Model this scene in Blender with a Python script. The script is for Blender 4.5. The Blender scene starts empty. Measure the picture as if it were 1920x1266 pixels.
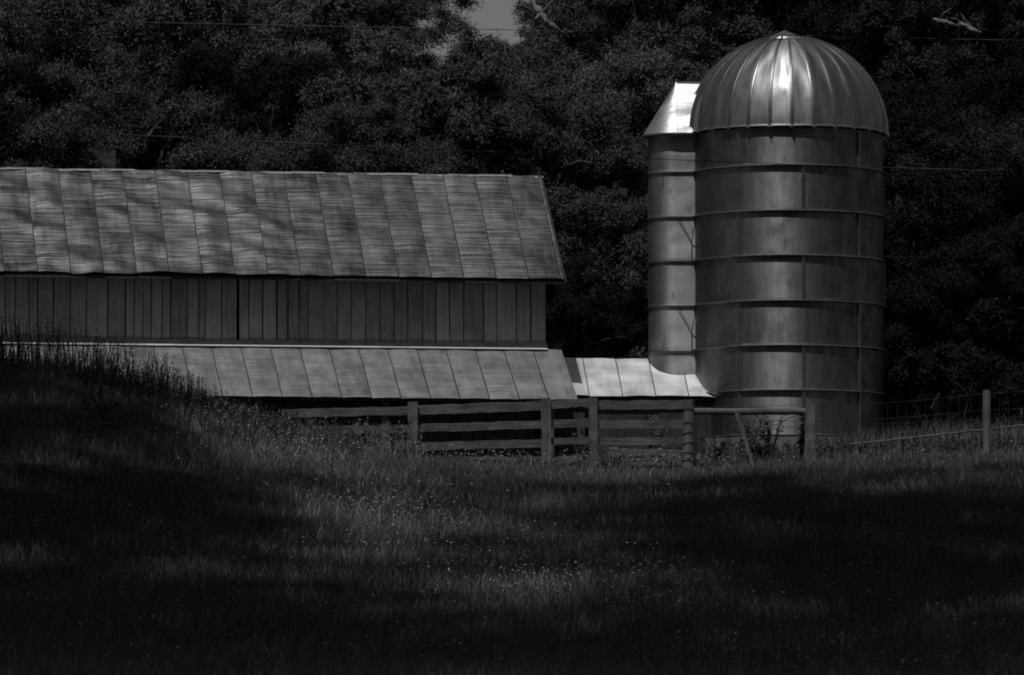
import bpy, math, random
import numpy as np
from mathutils import Vector, Matrix, noise

random.seed(7)
rng = np.random.default_rng(11)
R = math.radians
scene = bpy.context.scene
C = scene.collection

# ---------------------------------------------------------------- camera
F, CX, CY = 13000.0, 960.0, 633.0          # focal length and centre in photo pixels
TILT = math.atan(907.0 / F)
CAMZ = 1.6
cam_d = bpy.data.cameras.new("camera")
cam_d.sensor_width = 36.0
cam_d.lens = 36.0 * F / 1920.0
cam_d.clip_start, cam_d.clip_end = 0.5, 6000.0
cam = bpy.data.objects.new("camera", cam_d)
C.objects.link(cam)
cam.location = (0, 0, CAMZ)
cam.rotation_euler = (math.pi / 2 + TILT, 0, 0)
scene.camera = cam


def at(px, py, Y):
    """world point seen at photo pixel (px,py) at depth Y"""
    u, v = px - CX, CY - py
    dy = F * math.cos(TILT) - v * math.sin(TILT)
    dz = v * math.cos(TILT) + F * math.sin(TILT)
    return Vector((u * Y / dy, Y, CAMZ + dz * Y / dy))


# ---------------------------------------------------------------- light
SUN_EL, SUN_AZ = R(67), R(23)              # azimuth: how far left of straight behind the camera
to_sun = Vector((-math.cos(SUN_EL) * math.sin(SUN_AZ), -math.cos(SUN_EL) * math.cos(SUN_AZ), math.sin(SUN_EL)))
world = bpy.data.worlds.new("World")
scene.world = world
world.use_nodes = True
wn = world.node_tree
wn.nodes.clear()
sky = wn.nodes.new("ShaderNodeTexSky")
sky.sky_type = 'NISHITA'
sky.sun_disc = False
sky.sun_elevation = SUN_EL
sky.sun_rotation = math.pi + SUN_AZ
bw = wn.nodes.new("ShaderNodeRGBToBW")     # black and white photograph
bg = wn.nodes.new("ShaderNodeBackground")
bg.inputs['Strength'].default_value = 0.068
wo = wn.nodes.new("ShaderNodeOutputWorld")
wn.links.new(sky.outputs[0], bw.inputs[0])
wn.links.new(bw.outputs[0], bg.inputs[0])
wn.links.new(bg.outputs[0], wo.inputs[0])
sun_d = bpy.data.lights.new("sun", 'SUN')
sun_d.energy = 4.5
sun_d.angle = R(0.9)
sun = bpy.data.objects.new("sun", sun_d)
C.objects.link(sun)
sun.location = (0, 0, 60)
sun.rotation_euler = to_sun.to_track_quat('Z', 'Y').to_euler()
scene.view_settings.view_transform = 'Standard'
scene.view_settings.look = 'None'
scene.view_settings.gamma = 1.0
scene.view_settings.exposure = -1.0
scene.cycles.max_bounces = 6
scene.cycles.use_denoising = True
scene.cycles.filter_width = 1.9


# ---------------------------------------------------------------- materials
class NT:
    def __init__(self, name):
        self.m = bpy.data.materials.new(name)
        self.m.use_nodes = True
        self.t = self.m.node_tree
        self.p = self.t.nodes['Principled BSDF']

    def n(self, kind, **kw):
        nd = self.t.nodes.new(kind)
        for k, v in kw.items():
            if k in nd.inputs.keys():
                nd.inputs[k].default_value = v
            else:
                setattr(nd, k, v)
        return nd

    def l(self, a, b):
        self.t.links.new(a, b)

    def math(self, op, a, b=0.0, c=None):
        nd = self.t.nodes.new('ShaderNodeMath')
        nd.operation = op
        for i, v in enumerate((a, b) if c is None else (a, b, c)):
            if isinstance(v, (int, float)):
                nd.inputs[i].default_value = v
            else:
                self.l(v, nd.inputs[i])
        return nd.outputs[0]

    def ramp(self, fac, a, b, lo=0.0, hi=1.0):
        nd = self.t.nodes.new('ShaderNodeMapRange')
        nd.inputs['From Min'].default_value = a
        nd.inputs['From Max'].default_value = b
        nd.inputs['To Min'].default_value = lo
        nd.inputs['To Max'].default_value = hi
        self.l(fac, nd.inputs['Value'])
        return nd.outputs[0]

    def noise(self, vec, scale, detail=3.0, rough=0.55, dim='3D', w=None):
        nd = self.t.nodes.new('ShaderNodeTexNoise')
        nd.noise_dimensions = '4D' if w is not None else dim
        nd.inputs['Scale'].default_value = scale
        nd.inputs['Detail'].default_value = detail
        nd.inputs['Roughness'].default_value = rough
        self.l(vec, nd.inputs['Vector'])
        if w is not None:
            self.l(w, nd.inputs['W'])
        return nd.outputs['Fac']

    def mapped(self, src, scale):
        nd = self.t.nodes.new('ShaderNodeMapping')
        nd.inputs['Scale'].default_value = scale
        self.l(src, nd.inputs['Vector'])
        return nd.outputs[0]

    def coord(self, what='Object'):
        return self.t.nodes.new('ShaderNodeTexCoord').outputs[what]

    def grey(self, fac):
        """scalar to base colour"""
        self.l(fac, self.p.inputs['Base Color'])

    def bump(self, h, strength, dist):
        nd = self.t.nodes.new('ShaderNodeBump')
        nd.inputs['Strength'].default_value = strength
        nd.inputs['Distance'].default_value = dist
        self.l(h, nd.inputs['Height'])
        self.l(nd.outputs[0], self.p.inputs['Normal'])


def roof_metal(name, base, metallic, rough, contrast, wrinkle):
    k = NT(name)
    uv = k.coord('UV')
    rnd = k.n('ShaderNodeNewGeometry').outputs['Random Per Island']
    off = k.math('MULTIPLY', rnd, 37.0)
    blotch = k.noise(k.mapped(uv, (1.6, 0.9, 1)), 1.6, 5, 0.6, w=off)
    streak = k.noise(k.mapped(uv, (9.0, 0.7, 1)), 1.0, 4, 0.6)
    fine = k.noise(k.mapped(uv, (0.5, 22.0, 1)), 1.0, 4, 0.6, w=off)
    wav = k.noise(k.mapped(uv, (0.5, 9.0, 1)), 1.0, 2, 0.5, w=off)
    t = k.math('MULTIPLY_ADD', blotch, 0.5, k.math('MULTIPLY', streak, 0.32))
    t = k.math('MULTIPLY_ADD', rnd, 0.10, t)
    t = k.math('MULTIPLY_ADD', fine, 0.35, t)
    big = k.noise(k.mapped(uv, (0.55, 0.8, 1)), 1.0, 4, 0.6)
    t = k.math('MULTIPLY_ADD', k.math('SUBTRACT', big, 0.5), 0.45, t)
    col = k.ramp(t, 0.44, 0.76, base * (1 - contrast), base * (1 + contrast))
    k.grey(col)
    k.p.inputs['Metallic'].default_value = metallic
    k.l(k.ramp(blotch, 0.3, 0.7, rough - 0.07, rough + 0.1), k.p.inputs['Roughness'])
    h = k.math('ADD', k.math('MULTIPLY', fine, 0.6), k.math('MULTIPLY', wav, 0.9))
    k.bump(h, 1.0, wrinkle)
    return k.m


def silo_metal(name, base, metallic, rough, panels, aniso=0.65):
    """galvanised sheet: soft vertical streaks, each curved sheet a touch different"""
    k = NT(name)
    ob = k.coord('Object')
    sp = k.n('ShaderNodeSeparateXYZ')
    k.l(ob, sp.inputs[0])
    ang = k.math('ARCTAN2', sp.outputs[0], k.math('MULTIPLY', sp.outputs[1], -1.0))
    z = sp.outputs[2]
    cv = k.n('ShaderNodeCombineXYZ')
    k.l(k.math('MULTIPLY', ang, 2.2), cv.inputs[0])
    k.l(z, cv.inputs[1])
    vec = cv.outputs[0]
    if panels:
        row = k.math('FLOOR', k.math('DIVIDE', k.math('SUBTRACT', z, 0.02), 1.015))
        sh = k.math('MULTIPLY', k.math('MODULO', row, 2.0), 0.62)
        colid = k.math('FLOOR', k.math('DIVIDE', k.math('ADD', ang, k.math('ADD', sh, 0.55)), 1.34))
    else:
        row = k.math('MULTIPLY', z, 0.0)
        colid = k.math('FLOOR', k.math('DIVIDE', k.math('ADD', ang, 0.0), 2 * math.pi / 28))
    cc = k.n('ShaderNodeCombineXYZ')
    k.l(row, cc.inputs[0])
    k.l(colid, cc.inputs[1])
    wnz = k.n('ShaderNodeTexWhiteNoise')
    wnz.noise_dimensions = '2D'
    k.l(cc.outputs[0], wnz.inputs['Vector'])
    rid = wnz.outputs['Value']
    off = k.math('MULTIPLY', rid, 23.0)
    streak = k.noise(k.mapped(vec, (6.0, 0.9, 1)), 1.2, 5, 0.62, w=off)
    drip = k.noise(k.mapped(vec, (26.0, 1.6, 1)), 1.0, 3, 0.6, w=off)
    blot = k.noise(k.mapped(vec, (1.3, 1.0, 1)), 2.1, 5, 0.62, w=off)
    speck = k.noise(vec, 48.0, 2, 0.5)
    t = k.math('MULTIPLY_ADD', streak, 0.45, k.math('MULTIPLY', blot, 0.45))
    t = k.math('MULTIPLY_ADD', speck, 0.16, t)
    t = k.math('MULTIPLY_ADD', rid, 0.10, t)
    col = k.ramp(t, 0.47, 0.70, base * 0.66, base * 1.34)
    dr = k.ramp(drip, 0.30, 0.40, 0.62, 1.0)
    col = k.math('MULTIPLY', col, dr)
    k.grey(col)
    k.p.inputs['Metallic'].default_value = metallic
    k.l(k.ramp(blot, 0.35, 0.65, rough + 0.12, rough - 0.09), k.p.inputs['Roughness'])
    tg = k.n('ShaderNodeTangent')
    tg.direction_type = 'RADIAL'
    tg.axis = 'Z'
    k.l(tg.outputs[0], k.p.inputs['Tangent'])
    k.p.inputs['Anisotropic'].default_value = aniso      # rolled sheet: sheen stretched up and down
    k.p.inputs['Anisotropic Rotation'].default_value = 0.25
    k.bump(k.math('ADD', k.noise(vec, 1.3, 2, 0.5, w=off), k.math('MULTIPLY', streak, 0.08)), 0.6, 0.035)
    return k.m


def wood(name, base, contrast=0.5, axis='z', sp=0.2):
    k = NT(name)
    ob = k.coord('Object')
    rnd = k.n('ShaderNodeNewGeometry').outputs['Random Per Island']
    off = k.math('MULTIPLY', rnd, 19.0)
    sc = {'z': (30, 30, 1.2), 'x': (1.2, 30, 30)}[axis]
    grain = k.noise(k.mapped(ob, sc), 1.0, 4, 0.65, w=off)
    blot = k.noise(ob, 1.7, 4, 0.6, w=off)
    t = k.math('MULTIPLY_ADD', grain, 0.55, k.math('MULTIPLY', blot, 0.35))
    t = k.math('MULTIPLY_ADD', rnd, 0.16, t)
    k.grey(k.ramp(t, 0.40, 0.70, base * (1 - contrast), base * (1 + contrast)))
    k.p.inputs['Roughness'].default_value = 0.85
    k.p.inputs['Specular IOR Level'].default_value = sp
    k.bump(grain, 0.6, 0.006)
    return k.m


def plain(name, base, rough=0.8, metallic=0.0, var=0.25, scale=6.0, sp=0.2):
    k = NT(name)
    nz = k.noise(k.coord(), scale, 4, 0.6)
    k.grey(k.ramp(nz, 0.3, 0.7, base * (1 - var), base * (1 + var)))
    k.p.inputs['Roughness'].default_value = rough
    k.p.inputs['Metallic'].default_value = metallic
    k.p.inputs['Specular IOR Level'].default_value = sp
    return k.m


def leafy(name, base, var=0.55, rough=0.6, sp=0.25, translucent=0.0):
    k = NT(name)
    rnd = k.n('ShaderNodeNewGeometry').outputs['Random Per Island']
    k.grey(k.ramp(rnd, 0, 1, base * (1 - var), base * (1 + var)))
    k.p.inputs['Roughness'].default_value = rough
    k.p.inputs['Specular IOR Level'].default_value = sp
    if translucent:
        tr = k.n('ShaderNodeBsdfTranslucent')
        tr.inputs['Color'].default_value = (base, base, base, 1)
        mx = k.n('ShaderNodeMixShader')
        mx.inputs[0].default_value = translucent
        k.l(k.p.outputs[0], mx.inputs[1])
        k.l(tr.outputs[0], mx.inputs[2])
        out = [n for n in k.t.nodes if n.type == 'OUTPUT_MATERIAL'][0]
        k.l(mx.outputs[0], out.inputs['Surface'])
    return k.m


M = {
    'seam': plain('dirty_seam', 0.05, 0.7, 0.3, 0.7, 9),
    'tin_main': roof_metal('weathered_tin', 0.095, 0.85, 0.44, 0.70, 0.042),
    'tin_low': roof_metal('newer_tin', 0.25, 0.6, 0.48, 0.35, 0.020),
    'tin_shed': roof_metal('bright_tin', 0.80, 0.5, 0.42, 0.20, 0.010),
    'flashing': plain('flashing_metal', 0.26, 0.55, 0.4, 0.35, 4),
    'silo': silo_metal('silo_sheet', 0.215, 1.0, 0.57, True, 0.75),
    'dome': silo_metal('dome_sheet', 0.30, 1.0, 0.47, False, 0.45),
    'rib': plain('galvanised_rib', 0.24, 0.42, 0.85, 0.2, 3),
    'chute': silo_metal('chute_sheet', 0.34, 0.95, 0.62, True),
    'hood': silo_metal('hood_sheet', 0.40, 0.85, 0.50, False, 0.3),
    'wall_board': wood('wall_board', 0.44, 0.42),
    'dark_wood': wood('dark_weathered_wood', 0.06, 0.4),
    'rail_wood': wood('rail_wood', 0.115, 0.8, 'x'),
    'post_wood': wood('post_wood', 0.13, 0.7, 'z'),
    'pale_wood': wood('pale_wood', 0.35, 0.4, 'z'),
    'wire': plain('fence_wire', 0.05, 0.7, 0.4),
    'cable': plain('cable', 0.10, 0.6, 0.0),
    'soil': plain('dark_soil', 0.02, 0.95, 0, 0.5, 1.5),
    'grass': leafy('grass_blade', 0.12, 0.55, 0.6),
    'dry_lit_grass': leafy('dry_lit_grass', 0.34, 0.5, 0.7),  # dry blades, lightened so their colour carries the strip's sunlight
    'weed': leafy('weed_stem', 0.035, 0.6, 0.7),
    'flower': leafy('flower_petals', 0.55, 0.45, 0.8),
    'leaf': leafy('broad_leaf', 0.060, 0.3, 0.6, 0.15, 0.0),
    'leaf_sunlit': leafy('sunlit_leaf', 0.095, 0.3, 0.55, 0.25, 0.0),  # lightened copy of the leaf: sun on the crowns put into the colour
    'leaf_half_shaded': leafy('half_shaded_leaf', 0.032, 0.3, 0.65, 0.1, 0.0),  # dimmed copy of the leaf: part shade at right put into the colour
    'leaf_shaded': leafy('shaded_leaf', 0.016, 0.3, 0.7, 0.05, 0.0),  # darkest copy of the leaf: deep woodland shade put into the colour
    'bark': plain('bark', 0.06, 0.9, 0, 0.5, 5),
    'pale_bark': plain('pale_bare_wood', 0.17, 0.85, 0, 0.4, 4),
    'concrete': plain('concrete', 0.16, 0.9, 0, 0.4, 3),
}


# ---------------------------------------------------------------- mesh helpers
class MB:
    def __init__(self):
        self.v, self.f = [], []

    def add(self, vs, fs):
        o = len(self.v)
        self.v += [Vector(p) for p in vs]
        self.f += [tuple(i + o for i in f) for f in fs]

    def hexa(self, p):   # 8 points: bottom 4 ccw, top 4
        self.add(p, [(3, 2, 1, 0), (4, 5, 6, 7), (0, 1, 5, 4), (1, 2, 6, 5), (2, 3, 7, 6), (3, 0, 4, 7)])

    def box(self, c, sx, sy, sz, X=Vector((1, 0, 0)), Yv=Vector((0, 1, 0)), Z=Vector((0, 0, 1))):
        c = Vector(c)
        a, b, d = X * sx / 2, Yv * sy / 2, Z * sz / 2
        self.hexa([c - a - b - d, c + a - b - d, c + a + b - d, c - a + b - d,
                   c - a - b + d, c + a - b + d, c + a + b + d, c - a + b + d])

    def bar(self, p0, p1, w, h, up=Vector((0, 0, 1)), n=1, wob=0.0):
        """bar from p0 to p1; w across (depth), h along up; n pieces with slight wobble"""
        p0, p1 = Vector(p0), Vector(p1)
        d = (p1 - p0).normalized()
        s = d.cross(up).normalized()
        u = s.cross(d).normalized()
        rings = []
        for i in range(n + 1):
            t = i / n
            c = p0.lerp(p1, t)
            if wob:
                c = c + u * random.uniform(-wob, wob) + s * random.uniform(-wob, wob)
            hh = h * (1 + (random.uniform(-0.06, 0.06) if wob else 0))
            rings.append([c - s * w / 2 - u * hh / 2, c + s * w / 2 - u * hh / 2,
                          c + s * w / 2 + u * hh / 2, c - s * w / 2 + u * hh / 2])
        vs = [p for r_ in rings for p in r_]
        fs = [(3, 2, 1, 0), tuple(4 * n + i for i in range(4))]
        for i in range(n):
            for k in range(4):
                a, b = 4 * i + k, 4 * i + (k + 1) % 4
                fs.append((a, b, b + 4, a + 4))
        self.add(vs, fs)

    def tube(self, pts, rad, n=6, cap=True):
        pts = [Vector(p) for p in pts]
        if not hasattr(rad, '__len__'):
            rad = [rad] * len(pts)
        vs, fs = [], []
        for i, p in enumerate(pts):
            d = (pts[min(i + 1, len(pts) - 1)] - pts[max(i - 1, 0)]).normalized()
            a = d.cross(Vector((0.13, 0.21, 0.97)))
            if a.length < 0.05:
                a = d.cross(Vector((1, 0, 0)))
            a.normalize()
            b = d.cross(a)
            for k in range(n):
                t = 2 * math.pi * k / n
                vs.append(p + (a * math.cos(t) + b * math.sin(t)) * rad[i])
        for i in range(len(pts) - 1):
            for k in range(n):
                fs.append((i * n + k, i * n + (k + 1) % n, (i + 1) * n + (k + 1) % n, (i + 1) * n + k))
        if cap:
            fs.append(tuple(reversed(range(n))))
            fs.append(tuple((len(pts) - 1) * n + k for k in range(n)))
        self.add(vs, fs)

    def lathe(self, c, prof, n=96, a0=0.0, a1=2 * math.pi):
        """prof: list of (r,z); about vertical axis at c"""
        c = Vector(c)
        full = abs(a1 - a0 - 2 * math.pi) < 1e-6
        m = n if full else n + 1
        vs, fs = [], []
        for (r_, z) in prof:
            for k in range(m):
                t = a0 + (a1 - a0) * k / n
                vs.append((c.x + r_ * math.sin(t), c.y - r_ * math.cos(t), c.z + z))
        for i in range(len(prof) - 1):
            for k in range(n):
                k2 = (k + 1) % m
                fs.append((i * m + k, i * m + k2, (i + 1) * m + k2, (i + 1) * m + k))
        self.add(vs, fs)

    def build(self, name, mat, parent=None, smooth=False, origin=None):
        o_ = Vector(origin) if origin is not None else (ROOT[parent] if parent is not None else Vector((0, 0, 0)))
        me = bpy.data.meshes.new(name)
        me.from_pydata([tuple(p - o_) for p in self.v], [], self.f)
        me.materials.append(mat)
        if smooth:
            me.polygons.foreach_set('use_smooth', [True] * len(me.polygons))
        ob = bpy.data.objects.new(name, me)
        C.objects.link(ob)
        if parent is not None:
            ob.parent = parent
            ROOT[ob] = ROOT[parent]
        else:
            ob.location = o_
            ROOT[ob] = o_
        return ob


ROOT = {}


def tag(o, label, cat, group=None):
    o['label'] = label
    o['category'] = cat
    if group:
        o['group'] = group
    return o


def thing(name, loc, label, cat, group=None):
    o = bpy.data.objects.new(name, None)
    C.objects.link(o)
    o.empty_display_size = 0.3
    o.location = loc
    ROOT[o] = Vector(loc)
    return tag(o, label, cat, group)


def np_mesh(name, co, loops, starts, totals, mat, origin=(0, 0, 0), smooth=False):
    me = bpy.data.meshes.new(name)
    co = np.asarray(co, dtype=np.float32) - np.asarray(origin, dtype=np.float32)
    me.vertices.add(len(co))
    me.vertices.foreach_set('co', co.ravel())
    me.loops.add(len(loops))
    me.loops.foreach_set('vertex_index', np.asarray(loops, dtype=np.int32))
    me.polygons.add(len(starts))
    me.polygons.foreach_set('loop_start', np.asarray(starts, dtype=np.int32))
    me.polygons.foreach_set('loop_total', np.asarray(totals, dtype=np.int32))
    if smooth:
        me.polygons.foreach_set('use_smooth', np.ones(len(starts), dtype=bool))
    me.update(calc_edges=True)
    me.validate()
    me.materials.append(mat)
    return me


# ---------------------------------------------------------------- terrain
KY = np.array([-400, -60, 0, 40, 70, 92, 120, 150, 155, 162, 170, 200, 216, 300, 1500, 4000.])
KH = np.array([-6, -3, -1.6, -0.7, 0.5, 1.92, 4.65, 7.72, 8.12, 8.9, 10.6, 20.5, 22.5, 22, 10, 0.])


def sstep(a, b, x):
    t = np.clip((x - a) / (b - a), 0, 1)
    return t * t * (3 - 2 * t)


def ground_np(x, y):
    x = np.asarray(x, float)
    y = np.asarray(y, float)
    h = np.interp(y, KY, KH)
    h = h + 2.3 * sstep(0.5, -10.5, x) * sstep(110, 141, y) * (1 - 0.85 * sstep(143, 150, y))
    h = h + 0.035 * np.clip(x - 3, 0, 40) * sstep(100, 150, y)
    h = h + 0.10 * np.sin(x * 0.55 + y * 0.23) * np.sin(y * 0.31 - x * 0.2) * sstep(80, 100, y) * (1 - sstep(146, 152, y))
    return h + CAMZ


def ground(x, y):
    return float(ground_np(x, y))


def gp(x, y, dz=0.0):
    return Vector((x, y, ground(x, y) + dz))


def hit(px, py):
    """first ground point seen at a photo pixel"""
    for Y in np.arange(88, 165, 0.25):
        p = at(px, py, float(Y))
        if p.z <= ground(p.x, p.y):
            return p
    return at(px, py, 150.0)


xs = np.concatenate([[-3000, -1200, -500, -200, -90, -50], np.arange(-32, 32.1, 0.5), [50, 90, 200, 500, 1200, 3000]])
ys = np.concatenate([[-400, -150, -60, -20], np.arange(0, 85, 8), np.arange(86, 172, 0.5), np.arange(174, 230, 4), [260, 320, 500, 900, 1600, 4000]])
gx, gy = np.meshgrid(xs, ys)
co = np.stack([gx, gy, ground_np(gx, gy)], -1).reshape(-1, 3)
nx, ny = len(xs), len(ys)
ii, jj = np.meshgrid(np.arange(nx - 1), np.arange(ny - 1))
a_ = (jj * nx + ii).ravel()
loops = np.stack([a_, a_ + 1, a_ + 1 + nx, a_ + nx], -1).ravel()
nf = len(a_)
me = np_mesh('ground', co, loops, np.arange(nf) * 4, np.full(nf, 4), M['soil'], smooth=True)
g_ob = bpy.data.objects.new('ground', me)
C.objects.link(g_ob)
g_ob['kind'] = 'structure'

# ---------------------------------------------------------------- barn
A = R(9)
BD = Vector((math.cos(A), math.sin(A), 0))      # along the wall to the right
BN = Vector((math.sin(A), -math.cos(A), 0))     # out of the wall, towards the field
BO = Vector(at(1024, 655, 155.6))
BO.z = 0
HB = CAMZ


def bp(s, t, h):
    return BO + BD * s + BN * t + Vector((0, 0, HB + h))


barn = thing('barn', bp(-6, 0, 8.4), 'long wooden barn with rusty streaked tin roof and a tin lean-to roof below', 'barn')
S_L = -17.0


def tin_roof(name, mat, parent, p00, dw, dd, widths, length, sag=0.0, buckle=None, ridge=0.030, sub=6, rows=46, lap=True):
    """panels side by side. p00: top left corner, dw: unit along the ridge, dd: unit down slope"""
    nrm = dw.cross(-dd).normalized()
    if nrm.z < 0:
        nrm = -nrm
    vs, fs, uvs, mi = [], [], [], []
    s = 0.0
    for pi, w in enumerate(widths):
        jog = random.uniform(-0.02, 0.02)
        lapv = random.uniform(0.35, 0.65) * length
        base = len(vs)
        seed = random.uniform(0, 90)
        for j in range(rows + 1):
            v = length * j / rows
            for i in range(sub + 1):
                u = s + w * i / sub
                ex = i / sub
                d = 0.016 * noise.noise(Vector((u * 1.4, v * 3.2, seed)))
                d += 0.008 * noise.noise(Vector((u * 0.9, v * 9.0, seed + 7)))
                d += 0.012 * math.sin(math.pi * ex)
                if lap and v < lapv:
                    d += 0.010
                if buckle:
                    d += buckle(u, v)
                if j == rows:
                    v2 = v + jog
                else:
                    v2 = v
                p = p00 + dw * u + dd * v2 + nrm * d
                vs.append(p)
                uvs.append((u, v))
        for j in range(rows):
            for i in range(sub):
                a = base + j * (sub + 1) + i
                fs.append((a, a + sub + 1, a + sub + 2, a + 1))
                mi.append(0)
        # folded seam on the right edge of this sheet
        if pi < len(widths) - 1:
            b = len(vs)
            prof = [(-0.009, -0.01), (-0.007, ridge), (0.007, ridge), (0.009, -0.01)]
            for j in range(rows + 1):
                v = length * j / rows + (jog if j == rows else 0)
                wob = 0.006 * noise.noise(Vector((s, v * 2.0, 3.3)))
                bb = buckle(s + w, v) if buckle else 0.0
                for (du, dh) in prof:
                    p = p00 + dw * (s + w + du + wob) + dd * v + nrm * (dh + bb + 0.01)
                    vs.append(p)
                    uvs.append((s + w + du, v))
            for j in range(rows):
                for i in range(3):
                    a = b + j * 4 + i
                    fs.append((a, a + 4, a + 5, a + 1))
                    mi.append(1)
        s += w
    mb = MB()
    mb.add(vs, fs)
    ob = mb.build(name, mat, parent, smooth=True)
    me = ob.data
    me.materials.append(M['seam'])
    me.polygons.foreach_set('material_index', np.asarray(mi, dtype=np.int32))
    uvl = me.uv_layers.new(name='UVMap')
    idx = np.zeros(len(me.loops), dtype=np.int32)
    me.loops.foreach_get('vertex_index', idx)
    uvl.data.foreach_set('uv', np.asarray(uvs, dtype=np.float32)[idx].ravel())
    return ob


# main roof: eave and ridge lines
EAVE_T, RIDGE_T = 0.60, -2.65
H_E, H_R = 12.13, 14.72
S_R = 0.33
dw = BD.copy()
run = EAVE_T - RIDGE_T
dd = (BN * run + Vector((0, 0, H_E - H_R))).normalized()
L_main = math.hypot(run, H_R - H_E)
n_p = int((S_R - S_L) / 0.735)
wid = [0.735] * n_p
wid = [(S_R - S_L) - 0.735 * n_p - 0.09] + wid + [0.09]
SPAN = S_R - S_L


def buckle_main(u, v):
    left = max(0.0, min(1.0, (13.6 - u) / 3.5))       # the far left sheets are badly bent
    b = left * (0.070 * noise.noise(Vector((u * 1.1, v * 1.5, 4.0))) + 0.050 * noise.noise(Vector((u * 2.3, v * 2.6, 9.0))))
    b = b + 0.012 if b > -0.012 else -0.012 * math.tanh((-b - 0.012) / 0.02)   # the sheets rest on the deck
    # lifted sheet edge at the eave
    ex = (u - (SPAN - 8.75)) / 0.55
    if abs(ex) < 1 and v > L_main - 0.35:
        b += 0.055 * (1 - ex * ex) * ((v - (L_main - 0.35)) / 0.35) ** 2
    return b + 0.012 * noise.noise(Vector((u * 0.5, v * 0.8, 1.0)))


p00 = bp(S_L, RIDGE_T, H_R)
main_roof = tin_roof('roof', M['tin_main'], barn, p00, dw, dd, wid, L_main, buckle=buckle_main)
main_roof['label'] = 'upper roof of buckled dark streaked tin sheets'
# roof deck under the tin, back slope, ridge cap
nrm = BD.cross(-dd).normalized()
if nrm.z < 0:
    nrm = -nrm
mb = MB()
q0, q1 = bp(S_L, RIDGE_T, H_R), bp(S_R, RIDGE_T, H_R)
q2, q3 = bp(S_R, EAVE_T, H_E), bp(S_L, EAVE_T, H_E)
dn = nrm * -0.085
up_ = nrm * -0.055
mb.hexa([q + dn for q in (q3, q2, q1, q0)] + [q + up_ for q in (q3, q2, q1, q0)])
b0, b1 = bp(S_L, 2 * RIDGE_T - EAVE_T, H_E), bp(S_R, 2 * RIDGE_T - EAVE_T, H_E)
zz = Vector((0, 0, -0.06))
mb.hexa([q0 + zz, q1 + zz, b1 + zz, b0 + zz, q0 + zz * 0.2, q1 + zz * 0.2, b1 + zz * 0.2, b0 + zz * 0.2])
mb.build('roof_deck', M['dark_wood'], barn)
mb = MB()
for k in range(24):
    s0 = S_L + (S_R - S_L) * k / 24
    s1 = S_L + (S_R - S_L) * (k + 1) / 24 + 0.03
    j0 = 0.012 * math.sin(k * 2.1)
    for sg in (1, -1):
        dl = (BN * sg * run + Vector((0, 0, H_E - H_R))).normalized()
        a = bp(s0, RIDGE_T, H_R + 0.045 + j0)
        b = bp(s1, RIDGE_T, H_R + 0.045 + j0)
        mb.add([a, b, b + dl * 0.08, a + dl * 0.08], [(0, 1, 2, 3)])
mb.build('ridge_cap', M['flashing'], barn)
mb = MB()   # barge board and eave board
mb.bar(bp(S_R + 0.012, RIDGE_T, H_R - 0.10), bp(S_R + 0.012, EAVE_T, H_E - 0.10), 0.03, 0.11)
mb.build('barge_board', M['dark_wood'], barn)
mb = MB()
mb.bar(bp(S_L, EAVE_T - 0.03, H_E - 0.075), bp(S_R - 0.01, EAVE_T - 0.03, H_E - 0.075), 0.03, 0.05)
mb.build('eave_board', M['dark_wood'], barn)

# board wall
px_edges = [1024, 995, 968, 931, 907, 869, 843, 817, 791, 764, 738, 712, 685, 658, 632, 605, 577, 560, 539, 518, 491, 465, 447,
            443, 414, 384, 371, 349, 318, 302, 282, 266, 250, 233, 200, 160, 130, 98, 68, 52, 26, 8]


def px_to_s(px):
    # ray hits the wall plane
    d0 = (px - CX) / F
    # x = d0*Y (tilt changes this by <0.1%)
    # BO.x + cos*s = d0*(BO.y + sin*s)
    return (d0 * BO.y - BO.x) / (math.cos(A) - d0 * math.sin(A)) * 1.0


se = [px_to_s(p) for p in px_edges]
s = se[-1]
while s > S_L:
    s -= random.uniform(0.2, 0.38)
    se.append(max(s, S_L))
mb = MB()
W_TOP, W_BOT = H_E + 0.38, 10.2
for k in range(len(se) - 1):
    s1, s0 = se[k], se[k + 1]
    gap = random.choice([0.014, 0.020, 0.028, 0.036, 0.030])
    if s1 - s0 < 0.07:
        continue
    th = 0.025
    off = random.uniform(-0.004, 0.004)
    z0 = W_BOT
    tl = random.uniform(-0.006, 0.006)
    pts = []
    for h in (z0, W_TOP):
        e = tl * (1 if h == W_TOP else -1)
        pts += [bp(s0 + gap / 2 + e, off, h), bp(s1 - gap / 2 + e, off, h), bp(s1 - gap / 2 + e, off - th, h), bp(s0 + gap / 2 + e, off - th, h)]
    mb.hexa(pts)
mb.build('wall', M['wall_board'], barn)
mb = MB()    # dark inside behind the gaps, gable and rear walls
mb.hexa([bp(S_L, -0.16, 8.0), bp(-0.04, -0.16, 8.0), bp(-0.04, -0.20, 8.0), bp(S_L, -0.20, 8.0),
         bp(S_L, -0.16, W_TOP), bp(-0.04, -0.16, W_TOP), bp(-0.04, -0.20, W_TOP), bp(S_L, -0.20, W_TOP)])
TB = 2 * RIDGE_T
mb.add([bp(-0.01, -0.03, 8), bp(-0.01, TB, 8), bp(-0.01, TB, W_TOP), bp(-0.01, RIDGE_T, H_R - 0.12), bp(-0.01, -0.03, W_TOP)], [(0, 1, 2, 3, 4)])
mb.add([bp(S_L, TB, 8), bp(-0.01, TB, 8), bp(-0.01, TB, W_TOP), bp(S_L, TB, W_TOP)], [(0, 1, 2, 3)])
mb.build('back_wall', M['dark_wood'], barn)

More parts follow.
